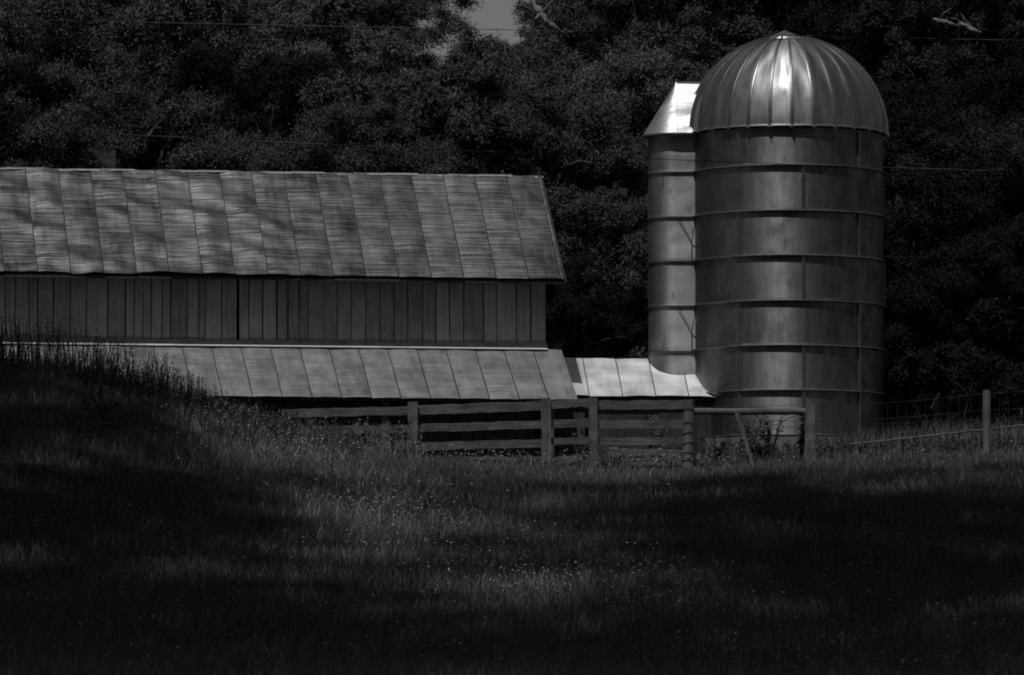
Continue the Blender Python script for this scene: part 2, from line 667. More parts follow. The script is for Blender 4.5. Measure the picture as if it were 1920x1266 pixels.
# lean-to roof
LT_T0, LT_T1, LT_H0, LT_H1 = 0.03, 2.28, 10.58, 9.32
ddl = (BN * (LT_T1 - LT_T0) + Vector((0, 0, LT_H1 - LT_H0))).normalized()
L_low = math.hypot(LT_T1 - LT_T0, LT_H0 - LT_H1)
n_l = int((0.34 - S_L) / 0.66)
widl = [(0.34 - S_L) - 0.66 * n_l] + [0.66] * n_l
low_roof = tin_roof('lean_to_roof', M['tin_low'], barn, bp(S_L, LT_T0, LT_H0), dw, ddl, widl, L_low, ridge=0.028, rows=34,
                    buckle=lambda u, v: 0.010 * noise.noise(Vector((u * 0.8, v * 1.2, 2.0))))
low_roof['label'] = 'lower lean-to roof of paler tin sheets'
mb = MB()
nl = BD.cross(-ddl).normalized()
if nl.z < 0:
    nl = -nl
qq = [bp(S_L, LT_T1 - 0.02, LT_H1), bp(0.33, LT_T1 - 0.02, LT_H1), bp(0.33, LT_T0, LT_H0), bp(S_L, LT_T0, LT_H0)]
mb.hexa([q - nl * 0.075 for q in qq] + [q - nl * 0.035 for q in qq])
mb.build('lean_to_deck', M['dark_wood'], barn)
mba = MB()
mb = MB()    # flashing strip, bent and torn in places
s = S_L
k = 0
while s < 0.0:
    w = 0.66
    e = min(s + w + 0.02, 0.02)
    j = random.uniform(-0.012, 0.02)
    tp = 0.15 + random.uniform(-0.01, 0.012)
    a, b = bp(s, 0.035 + 0.004 * (k % 2), LT_H0 + tp + j), bp(e, 0.035 + 0.004 * (k % 2), LT_H0 + tp - j * 0.5)
    a2, b2 = bp(s, 0.06, LT_H0 + 0.02), bp(e, 0.06, LT_H0 + 0.02)
    a3, b3 = a2 + ddl * 0.10 + nl * 0.03, b2 + ddl * 0.10 + nl * 0.03
    mb.add([a, b, b2, a2], [(0, 1, 2, 3)])
    mba.add([a2 + nl * 0.02, b2 + nl * 0.02, b3, a3], [(0, 1, 2, 3)])
    s += w
    k += 1
mb.build('flashing', M['flashing'], barn)
mba.build('lit_flashing_apron', M['tin_shed'], barn)  # paler tin puts the sun's gleam on the bend into its colour
# lean-to wall and posts
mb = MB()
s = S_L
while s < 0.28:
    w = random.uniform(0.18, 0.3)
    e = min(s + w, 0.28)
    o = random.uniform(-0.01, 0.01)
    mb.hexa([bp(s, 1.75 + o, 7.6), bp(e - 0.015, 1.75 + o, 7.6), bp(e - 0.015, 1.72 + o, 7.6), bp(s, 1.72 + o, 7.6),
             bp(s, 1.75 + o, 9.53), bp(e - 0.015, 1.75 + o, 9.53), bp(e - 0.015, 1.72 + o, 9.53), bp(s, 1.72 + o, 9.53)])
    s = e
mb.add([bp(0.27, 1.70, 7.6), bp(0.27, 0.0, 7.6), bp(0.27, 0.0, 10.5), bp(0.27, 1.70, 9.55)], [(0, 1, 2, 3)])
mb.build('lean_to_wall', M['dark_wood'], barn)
for px in (330, 722, 1040):
    p = at(px, 800, 153.0)
    sv = (p - bp(0, 0, 0)).dot(BD)
    mb = MB()
    mb.bar(bp(sv, 2.0, 7.6), bp(sv, 2.0, 9.38), 0.15, 0.15, up=BN)
    mb.build('post', M['post_wood'], barn)

# ---------------------------------------------------------------- shed between barn and silo
A2 = R(5)
SD = Vector((math.cos(A2), math.sin(A2), 0))
SN = Vector((math.sin(A2), -math.cos(A2), 0))
e0 = at(1083, 745, 155.3)
shed_o = at(1338, 748, 155.62)
shed_o.z = CAMZ + 9.50
ridge_run = 1.65
shed = thing('lean_to_shed', (shed_o.x - 1.5, shed_o.y, ground(shed_o.x, shed_o.y)),
             'small shed with bright tin roof joining the barn to the silo', 'shed')
dds = (SN * ridge_run + Vector((0, 0, -0.98))).normalized()
Ls = math.hypot(ridge_run, 0.98)
top0 = shed_o - dds * Ls - SD * 3.75
ws = [0.2, 0.75, 0.75, 0.75, 0.75, 0.55, 0.45]
tin_roof('roof', M['tin_shed'], shed, top0, SD, dds, ws, Ls, ridge=0.018, rows=26, lap=False,
         buckle=lambda u, v: 0.028 * noise.noise(Vector((u * 1.3, v * 2.4, 5.0))) + 0.03 * max(0, (v - Ls + 0.12) / 0.12))
ns = SD.cross(-dds).normalized()
if ns.z < 0:
    ns = -ns
mb = MB()
qq = [top0 + dds * (Ls - 0.02), top0 + dds * (Ls - 0.02) + SD * 3.78, top0 + SD * 3.78, top0]
mb.hexa([q - ns * 0.085 for q in qq] + [q - ns * 0.045 for q in qq])
mb.build('roof_deck', M['dark_wood'], shed)
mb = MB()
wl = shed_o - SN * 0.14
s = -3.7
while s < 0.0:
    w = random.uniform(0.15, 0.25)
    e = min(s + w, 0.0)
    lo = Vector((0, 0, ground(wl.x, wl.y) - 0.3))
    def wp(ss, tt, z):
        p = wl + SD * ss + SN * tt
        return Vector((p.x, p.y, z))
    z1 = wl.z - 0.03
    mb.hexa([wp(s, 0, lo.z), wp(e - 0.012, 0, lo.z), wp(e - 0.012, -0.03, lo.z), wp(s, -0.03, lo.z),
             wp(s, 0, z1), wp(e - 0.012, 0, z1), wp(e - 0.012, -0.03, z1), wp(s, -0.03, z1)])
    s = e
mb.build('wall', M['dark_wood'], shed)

# ---------------------------------------------------------------- silo
SY = 157.0
SR = 180 * SY / F
sc_ = at(1478, 820, SY)
SX = sc_.x
z_of = lambda py: at(1478, py, SY - SR).z
Z0 = z_of(815)
ring_py = [815, 731, 647, 563, 478, 394, 309]
ring_z = [z_of(p) for p in ring_py]
Z_RIM = z_of(240)
silo = thing('silo', (SX, SY, Z0), 'tall round metal silo with ribbed dome roof and bolted sheet rings', 'silo')
mb = MB()
mb.lathe((SX, SY, 0), [(SR, Z0 - 0.02), (SR, Z_RIM + 0.02)], 128)
body = mb.build('wall', M['silo'], silo, smooth=True)
mb = MB()
mb.lathe((SX, SY, 0), [(SR + 0.10, Z0 - 1.6), (SR + 0.10, Z0 - 0.04), (SR - 0.1, Z0 - 0.035)], 96)
mb.build('foundation', M['concrete'], silo)
for i, z in enumerate(ring_z):
    mb = MB()
    o = 0.062 if i else 0.05
    mb.lathe((SX, SY, 0), [(SR - 0.005, z - 0.012), (SR + o - 0.004, z - 0.016), (SR + o, z - 0.010), (SR + o, z + 0.010), (SR + o - 0.004, z + 0.014), (SR - 0.005, z + 0.012)], 128)
    mb.build('ring_flange', M['rib'], silo)


def seam(ang, za, zb):
    mb = MB()
    X = Vector((math.cos(ang), math.sin(ang), 0))
    N_ = Vector((math.sin(ang), -math.cos(ang), 0))
    c = Vector((SX, SY, 0)) + N_ * (SR + 0.008)
    mb.box(c + Vector((0, 0, (za + zb) / 2)), 0.075, 0.02, zb - za, X, N_)
    mb.box(c + N_ * 0.022 - X * 0.026 + Vector((0, 0, (za + zb) / 2)), 0.014, 0.034, zb - za - 0.01, X, N_)
    nb = max(2, int((zb - za) / 0.075))
    for k in range(nb):
        z = za + (k + 0.5) * (zb - za) / nb
        mb.box(c + N_ * 0.017 + X * 0.012 + Vector((0, 0, z)), 0.026, 0.016, 0.026, X, N_)
    mb.build('bolted_seam', M['rib'], silo)


levels = ring_z + [Z_RIM]
for i in range(7):
    za, zb = levels[i] + 0.012, levels[i + 1] - 0.014
    angs = [-32, 45, 122, 199] if i % 2 == 0 else [7, 84, 161, 238, 279]
    if i in (0, 1):
        angs = [-32, 7, 45, 122, 199, 279]
    for a in angs:
        seam(R(a), za, zb)

# dome
RD = 186 * SY / F
ZB = z_of(233)
cap_z = at(1478, 73, SY - 0.62).z
RC = 0.63
HD = (cap_z - ZB) / math.sqrt(1 - (RC / RD) ** 2)
NG = 28
phi1 = math.acos(RC / RD) + 0.05
dome_pts = []
mb = MB()
nph, sub = 40, 6
vs, fs = [], []
PH0 = R(0.4)
for j in range(nph + 1):
    ph = phi1 * j / nph
    for k in range(NG * sub):
        t = 2 * math.pi * k / (NG * sub) + PH0
        fr = (k % sub) / sub
        g = k // sub
        rr = RD * math.cos(ph)
        # each gore a little flat with its own dents
        dent = -0.018 * math.sin(math.pi * fr) * math.cos(ph)
        dent += 0.022 * noise.noise(Vector((g * 3.7, fr * 1.2, ph * 4.0))) * math.sin(math.pi * fr)
        dent += 0.020 * noise.noise(Vector((t * 2.0, ph * 2.5, 6.0)))
        n_r, n_z = math.cos(ph), math.sin(ph)
        vs.append((SX + (rr + dent * n_r) * math.sin(t), SY - (rr + dent * n_r) * math.cos(t), ZB + HD * math.sin(ph) + dent * n_z))
m = NG * sub
for j in range(nph):
    for k in range(m):
        fs.append((j * m + k, j * m + (k + 1) % m, (j + 1) * m + (k + 1) % m, (j + 1) * m + k))
mb.add(vs, fs)
dome = mb.build('dome', M['dome'], silo, smooth=True)
for g in range(NG):
    t = 2 * math.pi * g / NG + PH0
    X = Vector((math.cos(t), math.sin(t), 0))
    mb = MB()
    rings = []
    for j in range(-1, 33):
        ph = phi1 * max(j, 0) / 32
        nv = Vector((math.cos(ph) * math.sin(t), -math.cos(ph) * math.cos(t), math.sin(ph)))
        c = Vector((SX + RD * math.cos(ph) * math.sin(t), SY - RD * math.cos(ph) * math.cos(t), ZB + HD * math.sin(ph)))
        if j < 0:
            c = c + Vector((0, 0, -0.065)) + nv * 0.012
        wdt = 0.044 * (0.5 + 0.5 * math.cos(ph))
        rings.append([c - X * wdt - nv * 0.02, c - X * wdt + nv * 0.018, c - X * wdt * 0.35 + nv * 0.024, c - X * wdt * 0.28 + nv * 0.062,
                      c + X * wdt * 0.28 + nv * 0.062, c + X * wdt * 0.35 + nv * 0.024, c + X * wdt + nv * 0.018, c + X * wdt - nv * 0.02])
    vs = [p for r_ in rings for p in r_]
    fs = []
    for j in range(len(rings) - 1):
        for k in range(7):
            a = j * 8 + k
            fs.append((a, a + 1, a + 9, a + 8))
    fs.append(tuple(range(8)))
    mb.add(vs, fs)
    mb.build('dome_rib', M['rib'], silo)
mb = MB()      # rim lip
mb.lathe((SX, SY, 0), [(RD - 0.03, ZB + 0.02), (RD + 0.015, ZB + 0.005), (RD + 0.03, ZB - 0.035), (RD + 0.015, ZB - 0.035), (RD - 0.0, ZB + 0.0), (SR - 0.02, ZB + 0.01)], 112)
mb.build('dome_rim', M['rib'], silo, smooth=False)
mb = MB()
zt = at(1468, 57, SY).z
mb.lathe((SX - 0.06, SY, 0), [(RC + 0.03, cap_z - 0.03), (RC + 0.05, cap_z), (0.30, cap_z + (zt - cap_z) * 0.55), (0.05, zt - 0.02), (0.0, zt)], 56)
mb.build('dome_cap', M['rib'], silo, smooth=True)

# chute on the silo's left side
CYY = 157.15
cc0 = at(1268, 400, CYY)
CXX = cc0.x
CR = 53 * CYY / F


def u_profile(r, xr, n=28):
    """plan outline: from right-front to left half round to right-back"""
    pts = [(xr, CYY - r)]
    for k in range(n + 1):
        t = math.pi * k / n
        pts.append((CXX - r * math.sin(t), CYY - r * math.cos(t)))
    pts.append((xr, CYY + r))
    return pts


def u_band(mb, prof, xr, n=28):
    """prof list of (r,z); sweeps the U outline"""
    rows_ = []
    for (r_, z) in prof:
        rows_.append([Vector((x, y, z)) for x, y in u_profile(r_, xr, n)])
    m_ = len(rows_[0])
    vs = [p for r_ in rows_ for p in r_]
    fs = []
    for i in range(len(rows_) - 1):
        for k in range(m_ - 1):
            fs.append((i * m_ + k, i * m_ + k + 1, (i + 1) * m_ + k + 1, (i + 1) * m_ + k))
    mb.add(vs, fs)


XR = CXX + 0.62
z_ch = lambda py: at(1268, py, CYY - CR).z
z_eave = z_ch(252)
mb = MB()
u_band(mb, [(CR, CAMZ + 8.6), (CR, z_eave + 0.05)], XR)
mb.build('chute', M['chute'], silo, smooth=True)
for py in (323, 407, 490, 574, 659):
    mb = MB()
    z = z_ch(py)
    u_band(mb, [(CR - 0.01, z - 0.01), (CR + 0.034, z - 0.014), (CR + 0.036, z + 0.012), (CR - 0.01, z + 0.012)], XR)
    mb.build('chute_flange', M['rib'], silo)
for py in (408, 577):
    mb = MB()
    j = at(1297, py + 45, CYY - CR - 0.03)
    mb.tube([at(1272, py, CYY - CR - 0.04), j], 0.009, 5)
    mb.tube([at(1304, py + 10, CYY - CR - 0.25), j], 0.009, 5)
    mb.tube([j, at(1297, py + 85, CYY - CR - 0.03)], 0.009, 5)
    mb.build('brace_rod', M['wire'], silo)
# hood: half cone running into a sloped ridge
zr = at(1268, 155, CYY).z
HRD = 65 * CYY / F
mb = MB()
nq = 26
arc = [(CXX - HRD * math.sin(math.pi * k / nq), CYY - HRD * math.cos(math.pi * k / nq)) for k in range(nq + 1)]
rowsn = 8
vs, fs = [], []
for j in range(rowsn + 1):
    t = j / rowsn
    for (x, y) in arc:
        vs.append((CXX + (x - CXX) * (1 - t * 0.995), CYY + (y - CYY) * (1 - t * 0.995), z_eave + (zr - z_eave) * t))
m_ = nq + 1
for j in range(rowsn):
    for k in range(nq):
        fs.append((j * m_ + k, j * m_ + k + 1, (j + 1) * m_ + k + 1, (j + 1) * m_ + k))
mb.add(vs, fs)
mb2 = MB()
hood = mb.build('chute_hood', M['hood'], silo, smooth=True)
xr2 = CXX + 1.3
gr = 6
for sg in (-1, 1):
    vs, fs = [], []
    for j in range(gr + 1):
        t = j / gr
        for i in range(gr + 1):
            x = CXX + 0.012 + (xr2 - CXX) * i / gr
            d = 0.012 * noise.noise(Vector((x * 3, t * 4, 1.0)))
            vs.append((x, CYY + sg * HRD * (1 - t) + d * sg, z_eave + (zr - z_eave) * t + 0.002))
    for j in range(gr):
        for i in range(gr):
            a = j * (gr + 1) + i
            fs.append((a, a + 1, a + gr + 2, a + gr + 1) if sg < 0 else (a, a + gr + 1, a + gr + 2, a + 1))
    mb2.add(vs, fs)
mb2.bar(Vector((CXX, CYY - HRD - 0.004, z_eave)), Vector((CXX, CYY - 0.008, zr)), 0.03, 0.03)
mb2.bar(Vector((CXX, CYY, zr)), Vector((xr2, CYY, zr)), 0.05, 0.03)
mb2.build('hood_panel', M['hood'], silo, smooth=False)
mb = MB()
u_band(mb, [(CR - 0.02, z_eave + 0.005), (HRD + 0.012, z_eave - 0.012), (HRD + 0.015, z_eave + 0.022), (HRD - 0.02, z_eave + 0.03)], XR - 0.2)
mb.build('hood_rim', M['rib'], silo)

# ---------------------------------------------------------------- board fence
FY = 149.0
PXM = FY / F
fence = thing('board_fence', gp(0, FY), 'weathered wooden board fence in front of the barn', 'fence')


def rail(px0, py0, px1, py1, hpx, name='rail', mat='rail_wood', y=FY + 0.06, par=None):
    mb = MB()
    mb.bar(at(px0, py0, y), at(px1, py1, y), 0.035, hpx * PXM, n=14, wob=0.009)
    return mb.build(name, M[mat], par or fence)


for (a, b, c, d, h) in ((528, 776, 768, 770, 16), (532, 808, 768, 804, 15), (545, 842, 768, 835, 13),
                        (781, 769, 1018, 761, 18), (781, 803, 1018, 796, 15), (781, 837, 1018, 831, 15), (781, 862, 1018, 858, 6),
                        (1031, 759, 1106, 754, 15), (1031, 795, 1104, 792, 15), (1033, 828, 1104, 826, 13), (1040, 864, 1104, 858, 14)):
    rail(a, b, c, d, h)


def post(px, pt, pb, wpx, parent, y=FY, name='post', mat='post_wood', rnd=False, lean=0.0):
    mb = MB()
    top = at(px + lean, pt, y)
    bot = at(px, pb, y)
    bot.z = min(bot.z, ground(bot.x, bot.y)) - 0.3
    w = wpx * PXM
    if rnd:
        n = 8
        pts = [bot.lerp(top, i / n) + Vector((random.uniform(-.006, .006), 0, 0)) for i in range(n + 1)]
        mb.tube(pts, [w / 2 * (1.05 - 0.06 * i / n) for i in range(n + 1)], 14)
    else:
        mb.bar(bot, top, w * 0.8, w, up=Vector((1, 0, 0)), n=10, wob=0.008)
    return mb.build(name, M[mat], parent)


post(774, 754, 865, 18, fence)
post(1024, 747, 878, 18, fence)
post(1112, 746, 878, 15, fence)
post(1100, 750, 878, 8, fence, y=FY + 0.2, mat='dark_wood')
for (a, b, c, d, h) in ((1120, 760, 1283, 759, 17), (1122, 796, 1283, 795, 16), (1122, 828, 1283, 827, 14), (1140, 848, 1283, 850, 13), (1165, 866, 1283, 866, 13)):
    rail(a, b, c, d, h)
wirepost = thing('wire_wrapped_post', gp(at(1292, 880, FY).x, FY), 'round wooden post wrapped in wire at the end of the board fence', 'fence post')
post(1292, 750, 882, 21, wirepost, rnd=True)
mb = MB()
for py in (766, 795, 812, 832, 848, 865):
    c = at(1292, py, FY)
    ringp = [c + Vector((math.cos(t) * 0.131, math.sin(t) * 0.131, 0.02 * math.sin(t + py) + 0.008 * math.sin(3 * t))) for t in np.linspace(0, 2 * math.pi, 17)]
    mb = MB()
    mb.tube(ringp, 0.007, 5)
    mb.build('wire_loop', M['wire'], wirepost)
scrap = thing('broken_picket_board', at(1176, 858, FY + 0.25), 'pale broken board with ragged upright slats behind the low fence rails', 'board')
mb = MB()
mb.bar(at(1140, 851, FY + 0.25), at(1262, 854, FY + 0.25), 0.03, 0.10)
mb.build('board', M['pale_wood'], scrap)
mb = MB()
for px, t, b in ((1146, 839, 852), (1154, 837, 852), (1160, 841, 852), (1171, 837, 852), (1190, 842, 853), (1222, 842, 854), (1236, 840, 854)):
    mb = MB()
    mb.bar(at(px, b, FY + 0.21), at(px + 1, t, FY + 0.21), 0.02, 0.075, up=Vector((1, 0, 0)))
    mb.build('slat', M['pale_wood'], scrap)

# ---------------------------------------------------------------- wire fence
wf = thing('wire_fence', gp(at(1518, 860, FY).x, FY), 'woven wire fence with wooden posts running right past the silo', 'fence')
post(1518, 756, 872, 19, wf, rnd=False)
post(1850, 732, 856, 15, wf, y=FY + 0.4, rnd=True)
mb = MB()
p0, p1 = at(1300, 772, FY), at(1512, 771, FY)
pts = [p0.lerp(p1, i / 8) + Vector((0, 0, random.uniform(-0.01, 0.01))) for i in range(9)]
mb.tube(pts, 0.075, 12)
mb.build('brace_pole', M['rail_wood'], wf)
mb = MB()


def wire(mb, pts, y, rad=0.005, y1=None):
    out = []
    for i in range(len(pts) - 1):
        for k in range(6):
            t = k / 6
            out.append(at(pts[i][0] * (1 - t) + pts[i + 1][0] * t, pts[i][1] * (1 - t) + pts[i + 1][1] * t + random.uniform(-0.7, 0.7), y if y1 is None else y + (y1 - y) * (i + t) / (len(pts) - 1)))
    out.append(at(pts[-1][0], pts[-1][1], y if y1 is None else y1))
    mb.tube(out, rad, 4)


for (l, r_, y) in ((764, 758, 0), (790, 789, 0), (803, 802, 0), (818, 819, 0), (838, 838, 0), (858, 858, 0)):
    wire(mb, [(1300, l), (1410, l - 1), (1512, r_)], FY - 0.02)
for (pys) in ((760, 757, 738), (779, 786, 770), (791, 795, 786), (811, 815, 806), (830, 834, 826)):
    wire(mb, [(1526, pys[0]), (1660, pys[1]), (1845, pys[2]), (1990, pys[2] - 8)], FY - 0.02, y1=FY + 0.6)
px = 1316
while px < 1505:
    wire(mb, [(px, 790), (px + random.uniform(-3, 3), 826), (px + random.uniform(-2, 2), 860)], FY - 0.03, 0.005)
    px += random.uniform(20, 27)
px = 1540
while px < 1990:
    f = (px - 1526) / 320
    wire(mb, [(px, 766 - 16 * f), (px + random.uniform(-4, 4), 800), (px + random.uniform(-2, 2), 838)], FY + 0.4 * f, 0.005)
    px += random.uniform(14, 24)
wire(mb, [(1296, 872), (1400, 822), (1512, 770)], FY - 0.05, 0.008)
wire(mb, [(1300, 782), (1400, 830), (1512, 866)], FY - 0.06, 0.006)
mb.build('wire_mesh', M['wire'], wf)
stick = MB()
sp0 = at(1412, 862, FY - 0.12)
sp0.z = ground(sp0.x, sp0.y) - 0.05
stick.bar(sp0, at(1380, 770, FY - 0.13), 0.05, 0.085, up=Vector((1, 0, 0.3)), n=5, wob=0.006)
tag(stick.build('leaning_board', M['post_wood'], origin=sp0), 'narrow board leaning against the round brace pole', 'board')
pole = MB()
pp = [at(1588, 834, 150.6), at(1700, 822, 150.3), at(1843, 806, 150.0), at(1925, 797, 149.8), at(2010, 787, 149.6)]
pole.tube(pp, 0.022, 7)
tag(pole.build('thin_rail', M['post_wood'], origin=pp[0]), 'thin pale rail slanting up to the right behind the last post', 'rail')

# ---------------------------------------------------------------- power lines
for (pts, y, lab) in (([(-200, 31), (0, 36), (640, 50), (1320, 63), (1920, 76), (2200, 82)], 138.0, 'upper overhead power line crossing in front of the dome'),
                      ([(-200, 231), (0, 241), (640, 272), (1220, 298), (1500, 309), (1920, 322), (2200, 329)], 136.0, 'lower overhead power line crossing in front of the silo wall')):
    q = [at(p[0], p[1], y) for p in pts]
    d0 = (q[0] - q[1]).normalized()
    d1 = (q[-1] - q[-2]).normalized()
    q = [q[0] + d0 * 30 + Vector((0, 0, 1.2))] + q + [q[-1] + d1 * 30 + Vector((0, 0, 1.2))]
    mb = MB()
    mb.tube(q, 0.007, 6)
    tag(mb.build('power_line', M['cable'], origin=q[0]), lab, 'cable', 'overhead power lines')


# ---------------------------------------------------------------- trees
def leaf_cloud(centres, radii, per, leaf_len, leaf_w, droop=0.35, seed=0):
    """leaf-shaped quads scattered through clumps"""
    g = np.random.default_rng(seed)
    centres = np.asarray(centres)
    radii = np.asarray(radii)
    nC = len(centres)
    cnt = np.maximum(20, (per * (radii / radii.mean()) ** 2).astype(int))
    idx = np.repeat(np.arange(nC), cnt)
    n = len(idx)
    d = g.normal(size=(n, 3))
    d /= np.linalg.norm(d, axis=1, keepdims=True)
    rr = g.random(n) ** 0.5 * g.uniform(0.55, 1.45, n)       # ragged, no hard outline
    off = d * rr[:, None] * radii[idx][:, None]
    off[:, 2] *= 0.62
    off[:, 2] -= 0.25 * radii[idx] * (np.hypot(off[:, 0], off[:, 1]) / radii[idx]) ** 2
    p = centres[idx] + off
    # leaf axis: outward and drooping
    ax = d * np.array([1, 1, 0.3]) + g.normal(size=(n, 3)) * 0.6
    ax[:, 2] -= droop
    ax /= np.linalg.norm(ax, axis=1, keepdims=True)
    up = g.normal(size=(n, 3)) * 0.30 + np.array([0, 0, 0.75]) + d * 0.75
    side = np.cross(ax, up)
    side /= np.linalg.norm(side, axis=1, keepdims=True) + 1e-9
    s = g.uniform(0.6, 1.35, n)
    L = (leaf_len * s)[:, None]
    W = (leaf_w * s)[:, None]
    v = np.stack([p - ax * L * 0.5, p + side * W * 0.5 - ax * L * 0.05, p + ax * L * 0.5, p - side * W * 0.5 - ax * L * 0.05], 1).reshape(-1, 3)
    return v


def crown_mesh(name, seed, rx, ry, rz, ncl, per, mat, leaf_len=0.19, leaf_w=0.07):
    g = random.Random(seed)
    cs, rs, out = [], [], []
    nb = max(5, ncl // 8)
    for k in range(nb):
        u = -0.65 + 1.6 * (k + 0.5) / nb
        t = k * 2.39996 + g.uniform(-0.5, 0.5)
        q = math.sqrt(1 - u * u)
        d = Vector((math.cos(t) * q, math.sin(t) * q, u))
        f = 0.70 + 0.40 * noise.noise(d * 1.3 + Vector((seed * 5.1, 0, 0))) + g.uniform(-0.16, 0.22)
        bc = Vector((d.x * rx * f, d.y * ry * f, d.z * rz * f))
        br = g.uniform(0.8, 1.35) * rx / 3.5
        for m_i in range(13):
            o = Vector((g.gauss(0, 0.88), g.gauss(0, 0.88), g.gauss(0, 0.20))) * br
            o.z -= 0.26 * (o.x ** 2 + o.y ** 2) / br
            cs.append(tuple(bc + o))
            rs.append(g.uniform(0.22, 0.56) * br)
    v = leaf_cloud(cs, rs, per, leaf_len, leaf_w, seed=seed)
    nq_ = len(v) // 4
    return np_mesh(name, v, np.arange(nq_ * 4), np.arange(nq_) * 4, np.full(nq_, 4), mat), cs


CROWNS = []
for sd, (rx, ry, rz) in enumerate(((3.5, 3.3, 3.2), (3.6, 3.4, 2.7), (3.2, 3.2, 3.9), (3.4, 3.1, 3.0), (3.7, 3.5, 3.3))):
    n_l, l_l, l_w = ((760, 0.10, 0.032), (980, 0.075, 0.034), (500, 0.17, 0.036), (760, 0.10, 0.030), (600, 0.12, 0.042))[sd]
    CROWNS.append(crown_mesh('crown', 21 + sd, rx, ry, rz, 136, n_l, M['leaf'], l_l, l_w))
SHADES = [crown_mesh('crown', 81 + sd, 3.6, 3.5, 3.0, 136, 150, M['leaf'], 0.13, 0.05) for sd in range(3)]
SHRUBS = [crown_mesh('foliage', 51 + sd, 1.7, 1.6, 1.5, 48, 290, M['leaf'], 0.10, 0.035) for sd in range(3)]


def tree(px, py, Y, sc, var, label, mat='leaf', rot=None, xz=None, group='trees on the hillside behind the barn', lim=None, base=None, nm='broadleaf_tree'):
    c = at(px, py, Y) if xz is None else Vector(xz)
    bx, by = (c.x + random.uniform(-0.6, 0.6), c.y + 0.5) if base is None else base
    b = gp(bx, by)
    t = thing(nm, b, label, 'tree', group)
    me, cs = CROWNS[var] if nm != 'unseen_shade_tree' else SHADES[var % 3]
    o = bpy.data.objects.new('crown', me)
    C.objects.link(o)
    o.parent = t
    o.location = c - b
    o.scale = (sc, sc, sc)
    rz = random.uniform(0, 6.28) if rot is None else rot
    o.rotation_euler = (0, 0, rz)
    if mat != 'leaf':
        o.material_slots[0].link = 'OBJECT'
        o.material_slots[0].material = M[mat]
    mb = MB()
    top = c + Vector((0, 0, 0.8 * sc))
    pts, rad = [], []
    for i in range(7):
        f = i / 6
        pts.append(b.lerp(top, f) + Vector((0.25 * math.sin(f * 4 + px), 0.2 * math.cos(f * 3 + px), -0.3 if i == 0 else 0)))
        rad.append((0.30 - 0.22 * f) * sc)
    mb.tube(pts, rad, 9)
    rm = Matrix.Rotation(rz, 3, 'Z')
    for k in range(0, len(cs), 13):
        e = c + (rm @ Vector(cs[k])) * sc
        f = random.uniform(0.45, 0.85)
        i0 = min(5, int(f * 6))
        st = pts[i0].lerp(pts[i0 + 1], f * 6 - i0)
        mid = st.lerp(e, 0.5) + Vector((0, 0, 0.25 * sc))
        mb.tube([st, mid, e], [0.09 * sc, 0.06 * sc, 0.02 * sc], 6)
    mb.build('trunk', M['bark'], t, smooth=True)
    return t


